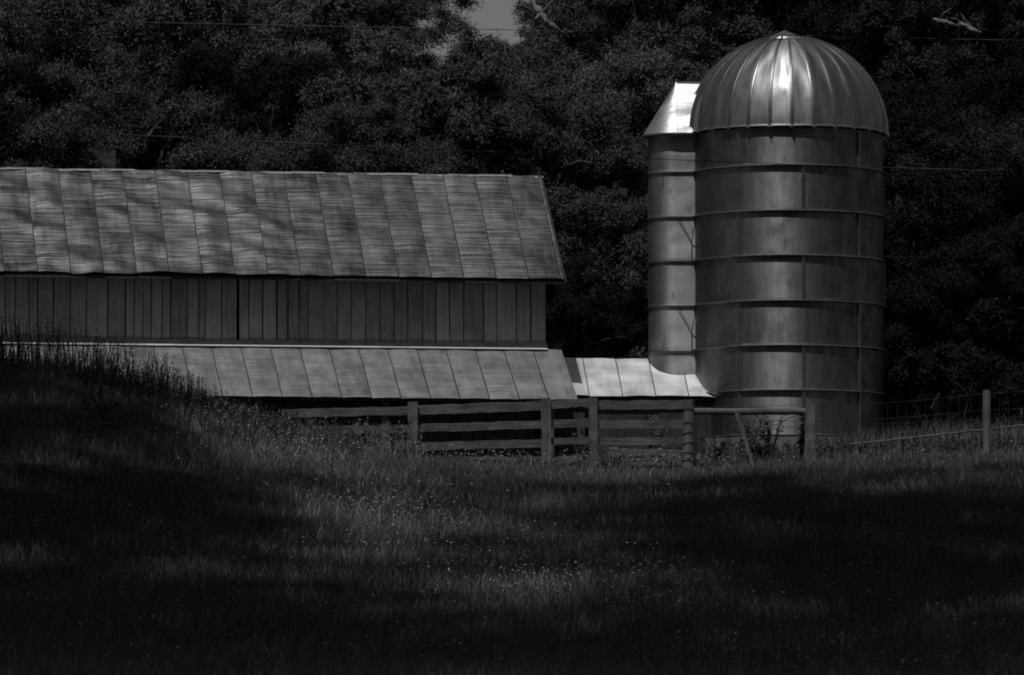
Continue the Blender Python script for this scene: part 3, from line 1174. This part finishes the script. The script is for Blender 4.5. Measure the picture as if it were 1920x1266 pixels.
TR = [  # px, py, Y, scale, variant, label, mat
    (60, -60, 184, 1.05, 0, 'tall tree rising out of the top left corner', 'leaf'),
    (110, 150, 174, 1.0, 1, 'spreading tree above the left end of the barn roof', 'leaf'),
    (-90, 300, 168, 0.9, 3, 'dark tree cut by the left edge of the picture', 'leaf_shaded'),
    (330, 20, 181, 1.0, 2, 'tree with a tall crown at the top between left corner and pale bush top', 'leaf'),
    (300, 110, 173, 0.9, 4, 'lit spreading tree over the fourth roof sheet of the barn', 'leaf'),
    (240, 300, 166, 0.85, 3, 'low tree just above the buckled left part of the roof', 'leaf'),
    (480, 230, 169, 0.9, 0, 'low shadowed tree behind the middle left of the barn ridge', 'leaf_shaded'),
    (520, -60, 186, 1.0, 1, 'high tree left of the sky gap with pale leaves toned as sunlit', 'leaf_sunlit'),
    (580, 110, 176, 0.62, 4, 'small pale topped tree toned as if catching light left of the sky gap', 'leaf_sunlit'),
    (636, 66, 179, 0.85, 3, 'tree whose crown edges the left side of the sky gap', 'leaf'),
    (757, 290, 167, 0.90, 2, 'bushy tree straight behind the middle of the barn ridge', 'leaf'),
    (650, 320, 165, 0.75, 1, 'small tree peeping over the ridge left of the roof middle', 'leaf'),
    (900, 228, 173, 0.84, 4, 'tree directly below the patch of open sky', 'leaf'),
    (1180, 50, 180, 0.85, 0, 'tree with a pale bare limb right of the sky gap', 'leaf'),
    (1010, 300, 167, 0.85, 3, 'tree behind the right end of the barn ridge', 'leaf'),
    (1120, 230, 171, 0.85, 1, 'leafy tree left of the chute hood', 'leaf_sunlit'),
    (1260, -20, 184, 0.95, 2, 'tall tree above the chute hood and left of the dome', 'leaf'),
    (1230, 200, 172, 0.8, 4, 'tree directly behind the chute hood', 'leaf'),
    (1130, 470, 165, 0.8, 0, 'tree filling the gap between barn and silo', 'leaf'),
    (1090, 620, 162.5, 0.55, 3, 'low tree at the foot of the gap between barn and silo', 'leaf_shaded'),
    (1440, 10, 183, 1.0, 3, 'tree behind the top of the dome', 'leaf_shaded'),
    (1650, 40, 182, 1.0, 1, 'dark tree upper right of the dome', 'leaf_shaded'),
    (1800, 60, 176, 0.8, 2, 'tree with pale broken limbs at upper right', 'leaf_half_shaded'),
    (1940, -30, 184, 1.0, 4, 'tree cut by the top right corner', 'leaf_half_shaded'),
    (1760, 260, 172, 0.95, 0, 'very dark tree right of the dome rim', 'leaf_shaded'),
    (1930, 330, 169, 0.85, 1, 'lit tree at the right edge halfway up', 'leaf_half_shaded'),
    (1700, 480, 166, 0.8, 4, 'tree with leaves toned for shade right of the silo wall', 'leaf_shaded'),
    (1870, 560, 164, 0.75, 3, 'dark tree behind the last fence post on the right', 'leaf_shaded'),
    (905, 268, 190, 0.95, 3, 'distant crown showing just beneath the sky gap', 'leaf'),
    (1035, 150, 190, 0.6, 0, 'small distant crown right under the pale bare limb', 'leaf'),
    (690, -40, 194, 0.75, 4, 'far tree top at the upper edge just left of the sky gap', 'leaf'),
    (1700, 190, 178, 0.9, 3, 'black shadowed tree beside the right of the dome', 'leaf_shaded'),
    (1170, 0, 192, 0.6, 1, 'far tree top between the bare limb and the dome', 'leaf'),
    (1480, 300, 170, 0.9, 2, 'tree hidden behind the silo wall', 'leaf_shaded'),
]
made = {}
random.seed(8)
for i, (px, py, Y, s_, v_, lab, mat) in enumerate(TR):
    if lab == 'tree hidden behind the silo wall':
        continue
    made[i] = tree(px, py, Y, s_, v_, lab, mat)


def limb(ti, pts, rad, lab):
    mb = MB()
    q0_ = [at(*p) for p in pts]
    q, rr = [], []
    for i in range(len(q0_) - 1):
        for k in range(5):
            f = k / 5
            q.append(q0_[i].lerp(q0_[i + 1], f) + Vector((random.uniform(-.02, .02), random.uniform(-.02, .02), random.uniform(-.02, .02))))
            rr.append((rad[i] * (1 - f) + rad[i + 1] * f) * random.uniform(0.75, 1.2))
    q.append(q0_[-1])
    rr.append(rad[-1])
    mb.tube(q, rr, 8)
    for k in range(3, len(q) - 2, 4):
        e = q[k] + Vector((random.uniform(-.45, .45), -0.1, random.uniform(-0.1, .5)))
        mb.tube([q[k], q[k].lerp(e, 0.5) + Vector((0, 0, 0.05)), e], [rr[k] * 0.45, rr[k] * 0.3, 0.006], 5)
    o = mb.build('bare_limb', M['pale_bark'], made[ti], smooth=True)
    o['label'] = lab


limb(13, [(994, -30, 176.2), (1000, 6, 176.0), (1012, 24, 175.9), (1024, 40, 175.9), (1040, 56, 176.1), (1052, 66, 176.8)], [0.07, 0.08, 0.10, 0.085, 0.10, 0.03], 'pale bare sunlit limb')
limb(13, [(1012, 24, 175.9), (1004, 36, 175.8), (1000, 52, 176.2)], [0.05, 0.03, 0.012], 'thin pale twig')
limb(22, [(1752, 37, 172.9), (1764, 40, 172.6), (1786, 46, 172.7), (1800, 50, 173.3)], [0.04, 0.055, 0.05, 0.02], 'pale broken limb')
limb(22, [(1798, 42, 173.2), (1808, 46, 172.8), (1826, 57, 172.7), (1840, 62, 173.5)], [0.03, 0.06, 0.07, 0.02], 'pale broken limb')


def shrub(px, py, Y, sc, var, label, mat='leaf'):
    c = at(px, py, Y)
    b = gp(c.x, c.y)
    t = thing('shrub', b, label, 'shrub', 'shrubs at the wood edge')
    me, cs = SHRUBS[var]
    o = bpy.data.objects.new('foliage', me)
    C.objects.link(o)
    o.parent = t
    o.location = Vector((0, 0, 1.0 * sc))
    o.scale = (sc,) * 3
    o.rotation_euler = (0, 0, random.uniform(0, 6))
    if mat != 'leaf':
        o.material_slots[0].link = 'OBJECT'
        o.material_slots[0].material = M[mat]
    mb = MB()
    for k in range(4):
        e = b + Vector((random.uniform(-0.8, 0.8), random.uniform(-0.8, 0.8), 1.3)) * sc
        mb.tube([b + Vector((0, 0, -0.1)), b.lerp(e, 0.5), e], [0.05 * sc, 0.035 * sc, 0.01], 5)
    mb.build('stem', M['bark'], t)


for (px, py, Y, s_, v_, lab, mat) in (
        (1720, 700, 160.0, 1.0, 0, 'dark shrub just right of the silo foot', 'leaf_shaded'),
        (1800, 720, 159.0, 0.9, 1, 'shrub left of the last fence post', 'leaf_shaded'),
        (1905, 700, 158.6, 0.9, 2, 'shrub at the right edge behind the wires', 'leaf_shaded'),
        (1700, 640, 163.5, 1.3, 2, 'bigger dark shrub behind the silo on the right', 'leaf_shaded'),
        (1850, 640, 162.5, 1.3, 0, 'tall shrub behind the last post', 'leaf_shaded'),
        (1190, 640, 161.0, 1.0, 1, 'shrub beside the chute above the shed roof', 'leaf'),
        (1080, 660, 161.0, 0.9, 2, 'shrub above the left end of the shed roof', 'leaf_shaded')):
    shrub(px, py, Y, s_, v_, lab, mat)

random.seed(3)
# unseen trees, placed and leaned so their shade leaves a sunlit strip
for (x, y, cx, cy, h, s_, v_, lab) in (
        (-9.5, 80, -4.0, 84, 20.0, 2.3, 0, 'broad unseen shade tree left of the near end of the field'),
        (-11.5, 92, -7.4, 90.5, 20.0, 2.3, 1, 'second broad unseen shade tree on the left of the field'),
        (-13.5, 98, -13.0, 97.5, 20.0, 2.4, 0, 'third unseen shade tree on the left of the field'),
        (-14.5, 104, -14.2, 104, 20.0, 2.4, 2, 'unseen shade tree on the left below the weedy hump'),
        (-15.2, 111, -14.9, 110.5, 22.0, 2.4, 1, 'unseen shade tree on the left at the foot of the hump'),
        (-15.6, 118, -15.3, 117.5, 20.0, 2.4, 0, 'unseen shade tree on the left beside the weedy hump'),
        (-16.6, 124, -16.0, 124, 20.0, 2.3, 2, 'unseen shade tree on the left at the top of the hump'),
        (-18.4, 132, -17.0, 131.5, 20.0, 2.3, 1, 'unseen shade tree on the left nearest the barn'),
        (-14.5, 80, -14.2, 83, 22.5, 2.2, 1, 'unseen shade tree standing farthest left at the near end of the field'),
        (9.5, 80, 5.0, 83, 20.0, 2.4, 1, 'broad unseen shade tree right of the near end of the field'),
        (10.0, 92, 6.4, 91, 20.0, 2.6, 2, 'second broad unseen shade tree on the right of the field'),
        (10.5, 98, 7.2, 98.0, 20.0, 2.7, 1, 'third unseen shade tree on the right of the field'),
        (11.0, 104, 6.9, 104.5, 20.5, 2.7, 0, 'unseen shade tree on the right halfway up the field'),
        (12.0, 110, 6.5, 110.5, 20.5, 2.7, 2, 'fourth unseen shade tree on the right of the field'),
        (13.0, 116, 6.1, 117, 21.0, 2.7, 1, 'leaning unseen shade tree on the right of the field'),
        (14.0, 122, 6.3, 122.0, 21.0, 2.6, 0, 'upper unseen shade tree on the right of the field'),
        (14.0, 128, 8.6, 127, 21.0, 2.6, 2, 'unseen shade tree on the right nearest the wire fence'),
        (-17.5, 99, -15.5, 99.5, 21.0, 2.4, 2, 'unseen shade tree set back behind the others on the left of the field'),
        (-14.0, 92, -13.0, 92.5, 21.0, 2.3, 0, 'leafy unseen shade tree filling the row low on the left of the field')):
    tree(0, 0, 0, s_, v_, lab, 'leaf', xz=(cx, cy, ground(x, y) + h), base=(x, y), group='unseen shade trees around the field', nm='unseen_shade_tree')


# ---------------------------------------------------------------- grass
def blades(x, y, h, w, lean, name, mat, kink=0.5):
    n = len(x)
    z = ground_np(x, y) - 0.02
    th = rng.uniform(0, 2 * np.pi, n)
    sx, sy = np.cos(th) * w / 2, np.sin(th) * w / 2
    la = rng.uniform(0, 2 * np.pi, n)
    lx, ly = np.cos(la) * lean * h, np.sin(la) * lean * h
    b = np.stack([x, y, z], -1)
    sd = np.stack([sx, sy, np.zeros(n)], -1)
    mid = b + np.stack([lx * 0.3, ly * 0.3, h * kink], -1)
    tip = b + np.stack([lx, ly, h * np.sqrt(np.clip(1 - lean ** 2 * 0.5, 0.2, 1))], -1)
    v = np.stack([b - sd, b + sd, mid + sd * 0.8, mid - sd * 0.8, tip], 1).reshape(-1, 3)
    o = np.arange(n) * 5
    loops = np.stack([o, o + 1, o + 2, o + 3, o + 3, o + 2, o + 4], -1).ravel()
    st = np.stack([np.arange(n) * 7, np.arange(n) * 7 + 4], -1).ravel()
    tt = np.tile([4, 3], n)
    me = np_mesh(name, v, loops, st, tt, mat)
    ob = bpy.data.objects.new(name, me)
    C.objects.link(ob)
    ob['kind'] = 'stuff'
    return ob


def scatter(n, y0, y1, marg=2.0):
    y = y0 + (y1 - y0) * rng.random(n * 2)
    hw = y * 0.0745 + marg
    x = (rng.random(n * 2) * 2 - 1) * (y1 * 0.0745 + marg)
    k = np.abs(x) < hw
    return x[k][:n], y[k][:n]


def lump(x, y, s=1.0, o=0.0):
    return (np.sin(x * 1.3 * s + o) * np.sin(y * 0.9 * s + 2 * o) + np.sin(x * 2.9 * s - y * 1.7 * s + o) * 0.6 + np.sin(y * 2.3 * s + x * 0.7 * s) * 0.5) / 2.1


x, y = scatter(310000, 86, 153.5)
clear = ((x - SX) ** 2 + (y - SY) ** 2 > (SR + 0.05) ** 2)
x, y = x[clear], y[clear]
lm = lump(x, y)
h = (0.23 + 0.09 * lm) * rng.uniform(0.5, 1.5, len(x)) + 0.05
h *= 1 - 0.58 * sstep(138, 148, y) * (x > -3.5)
blades(x, y, h, rng.uniform(0.005, 0.011, len(x)), rng.uniform(0.1, 0.9, len(x)), 'meadow_grass', M['grass'])
# tall seeding stems
x, y = scatter(9000, 88, 152)
keep = rng.random(len(x)) < 0.35 + 0.5 * lump(x, y, 0.6, 1.0)
x, y = x[keep], y[keep]
blades(x, y, rng.uniform(0.35, 0.62, len(x)), rng.uniform(0.005, 0.009, len(x)), rng.uniform(0.0, 0.45, len(x)), 'tall_grass', M['weed'])
# rough grass right of the silo and behind the fence
n = 26000
x = rng.uniform(-6, 15, n)
y = rng.uniform(153, 164, n)
k = ((x - SX) ** 2 + (y - SY) ** 2 > (SR + 0.12) ** 2) & (x > 7.2)
x, y = x[k], y[k]
blades(x, y, rng.uniform(0.2, 0.7, len(x)), rng.uniform(0.008, 0.018, len(x)), rng.uniform(0.1, 0.7, len(x)), 'rough_grass', M['grass'])


# weeds on the hump against the tin roof: stems with seed heads
def seed_stems(n, xr, yr, hr, name, mat, thick=0.010, head=0.10, hfun=None):
    x = rng.uniform(xr[0], xr[1], n)
    y = rng.uniform(yr[0], yr[1], n)
    h = rng.uniform(hr[0], hr[1], n) * (hfun(x) if hfun else 1.0)
    co_, lo_, st_, to_ = [], [], [], []
    z = ground_np(x, y) - 0.03
    for i in range(n):
        b = np.array([x[i], y[i], z[i]])
        an = rng.uniform(0, 6.28)
        ln = rng.uniform(0.02, 0.22) * h[i]
        d = np.array([math.cos(an) * ln, math.sin(an) * ln, h[i]])
        side = np.array([thick / 2, 0, 0])
        m1 = b + d * np.array([0.3, 0.3, 0.55])
        t1 = b + d
        o = len(co_)
        co_ += [b - side, b + side, m1 + side * 0.8, m1 - side * 0.8, t1 + side * 0.4, t1 - side * 0.4]
        lo_ += [o, o + 1, o + 2, o + 3, o + 3, o + 2, o + 4, o + 5]
        st_ += [len(lo_) - 8, len(lo_) - 4]
        to_ += [4, 4]
        # leaves and small seed tufts up the stem
        for q in range(rng.integers(4, 10)):
            f = rng.uniform(0.35, 1.0)
            c = b + d * np.array([f ** 1.8, f ** 1.8, f])
            a2 = rng.uniform(0, 6.28)
            L = head * rng.uniform(0.4, 1.3)
            e = np.array([math.cos(a2) * L * 0.7, math.sin(a2) * L * 0.7, L * rng.uniform(-0.2, 0.9)])
            wv = np.array([-math.sin(a2), math.cos(a2), 0.6]) * L * 0.14
            o = len(co_)
            co_ += [c, c + e * 0.5 + wv, c + e, c + e * 0.5 - wv]
            lo_ += [o, o + 1, o + 2, o + 3]
            st_.append(len(lo_) - 4)
            to_.append(4)
    me = np_mesh(name, np.array(co_), lo_, st_, to_, mat)
    ob = bpy.data.objects.new(name, me)
    C.objects.link(ob)
    ob['kind'] = 'stuff'
    return ob


seed_stems(1500, (-13, -5.6), (138, 143), (0.35, 1.25), 'tall_weeds', M['weed'], 0.012, 0.075,
           hfun=lambda x: np.interp(x, [-13, -9.5, -6.8, -5.6], [0.95, 0.95, 0.80, 0.35]))
seed_stems(380, (-8.5, -4.2), (136, 142), (0.25, 0.75), 'bank_stems', M['weed'], 0.010, 0.06)
seed_stems(260, (-5.6, -3.0), (139, 144), (0.25, 0.6), 'short_weeds', M['weed'], 0.011, 0.07)
seed_stems(420, (-5.4, -2.0), (146.5, 148.8), (0.3, 0.85), 'bank_weeds', M['grass'], 0.010, 0.09)
seed_stems(420, (-4.5, 4.0), (148.9, 149.9), (0.12, 0.40), 'fence_weeds', M['grass'], 0.010, 0.09)
seed_stems(500, (4.2, 13.0), (149.3, 153.5), (0.15, 0.42), 'fence_line_weeds', M['weed'], 0.011, 0.10)


def lit_band(x, y):
    """the sunlit strip: flowers and pale grass thickened there to brighten it"""
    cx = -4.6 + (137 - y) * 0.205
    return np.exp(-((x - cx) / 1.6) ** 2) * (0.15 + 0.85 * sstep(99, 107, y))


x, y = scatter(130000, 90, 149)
k = rng.random(len(x)) < (0.04 + 0.75 * lit_band(x, y)) * (0.35 + 0.65 * (lump(x, y, 0.7, 0.6) > -0.2))
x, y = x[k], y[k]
blades(x, y, rng.uniform(0.18, 0.42, len(x)), rng.uniform(0.004, 0.009, len(x)), rng.uniform(0.1, 0.8, len(x)), 'dry_lit_meadow_grass', M['dry_lit_grass'])  # pale blades crowded along the sunlit strip to brighten it
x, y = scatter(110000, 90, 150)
pr = 0.05 + 0.75 * lit_band(x, y) + 0.25 * np.exp(-((y - 147) / 3.0) ** 2) * (x > -3) * (x < 5)
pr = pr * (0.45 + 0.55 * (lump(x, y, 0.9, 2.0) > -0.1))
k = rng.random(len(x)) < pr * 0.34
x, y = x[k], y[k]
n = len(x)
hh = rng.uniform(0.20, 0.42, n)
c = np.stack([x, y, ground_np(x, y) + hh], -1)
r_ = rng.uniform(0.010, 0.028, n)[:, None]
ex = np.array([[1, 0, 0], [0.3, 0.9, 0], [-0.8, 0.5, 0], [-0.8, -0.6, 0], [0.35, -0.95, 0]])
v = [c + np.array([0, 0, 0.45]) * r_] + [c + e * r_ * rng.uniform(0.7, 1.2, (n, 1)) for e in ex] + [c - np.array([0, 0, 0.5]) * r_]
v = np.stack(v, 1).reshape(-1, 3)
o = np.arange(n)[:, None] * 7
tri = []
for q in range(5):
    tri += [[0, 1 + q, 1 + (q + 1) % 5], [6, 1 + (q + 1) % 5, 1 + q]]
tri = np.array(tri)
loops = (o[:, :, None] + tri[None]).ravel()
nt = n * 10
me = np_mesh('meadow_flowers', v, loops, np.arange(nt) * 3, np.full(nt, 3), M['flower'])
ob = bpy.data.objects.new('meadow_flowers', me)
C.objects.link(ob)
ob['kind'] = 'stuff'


# ---------------------------------------------------------------- single weeds
def weed(px, py, Y, hgt, spread, nst, label, mat='weed', name='weed', leaf=0.10, lean=0.0):
    c = at(px, py, Y)
    b = gp(c.x, c.y)
    t = thing(name, b, label, 'plant')
    st, lf = MB(), MB()
    for i in range(nst):
        a = random.uniform(0, 6.28)
        e = b + Vector((math.cos(a) * spread * random.uniform(0.2, 1) + lean, math.sin(a) * spread * 0.5, hgt * random.uniform(0.5, 1.05)))
        m = b.lerp(e, 0.5) + Vector((0, 0, 0.08 * hgt))
        st.tube([b + Vector((random.uniform(-.05, .05), 0, -0.03)), m, e], [0.010, 0.008, 0.004], 4)
        for q in range(14):
            f = random.uniform(0.3, 1.0)
            p = (b.lerp(m, f * 2) if f < 0.5 else m.lerp(e, f * 2 - 1))
            a2 = random.uniform(0, 6.28)
            L = leaf * random.uniform(0.5, 1.3)
            d = Vector((math.cos(a2) * L, math.sin(a2) * L, L * random.uniform(-0.3, 0.7)))
            w = Vector((-math.sin(a2), math.cos(a2), 0.5)) * L * 0.2
            lf.add([p, p + d * 0.5 + w, p + d, p + d * 0.5 - w], [(0, 1, 2, 3)])
    st.build('stem', M[mat], t)
    lf.build('leaf', M[mat], t)['kind'] = 'stuff'
    return t


weed(1345, 858, 150.6, 0.55, 0.5, 12, 'leafy weed beside the wire wrapped post')
weed(1405, 862, 151.2, 1.0, 0.45, 16, 'tall upright weed behind the leaning board at the silo foot')
weed(1445, 860, 151.4, 1.05, 0.4, 18, 'tallest weed with bristling stems against the silo')
weed(1500, 862, 151.0, 0.95, 0.25, 26, 'dense dark weed leaning by the square post', lean=0.18, leaf=0.14)
weed(1425, 868, 150.3, 0.45, 0.75, 22, 'low dark weed patch under the brace pole', leaf=0.13)
weed(1225, 868, 149.9, 1.15, 0.4, 7, 'straggly climbing weed behind the board fence near the silo', mat='grass', leaf=0.14)
weed(1085, 870, 149.9, 0.85, 0.25, 7, 'weed showing through the narrow fence section', mat='grass', leaf=0.12)
weed(660, 850, 149.6, 0.9, 0.5, 9, 'weed showing between the left fence boards', mat='grass', leaf=0.12)

# big rosette of broad leaves on the dark slope at left
c = hit(192, 812)
b = gp(c.x, c.y)
ros = thing('broad_leaved_plant', b, 'broad leaved plant rosette standing alone in the dark grass at left', 'plant')
for k in range(16):
    a = k * 2.4
    L = random.uniform(0.3, 0.62)
    el = 0.15 + 0.055 * k
    mb = MB()
    d = Vector((math.cos(a), math.sin(a), 0))
    sd_ = Vector((-math.sin(a), math.cos(a), 0))
    vs, fs = [], []
    for i in range(6):
        f = i / 5
        p = b + Vector((0, 0, 0.2)) + d * L * f * 0.8 + Vector((0, 0, L * (math.sin(f * 2.2) * el * 1.2)))
        w = 0.045 * math.sin(math.pi * min(0.97, f * 0.85 + 0.12)) + 0.004
        vs += [p - sd_ * w + Vector((0, 0, 0.02)), p, p + sd_ * w + Vector((0, 0, 0.02))]
    for i in range(5):
        fs += [(3 * i, 3 * i + 1, 3 * i + 4, 3 * i + 3), (3 * i + 1, 3 * i + 2, 3 * i + 5, 3 * i + 4)]
    mb.add(vs, fs)
    mb.build('leaf', M['grass'], ros, smooth=True)
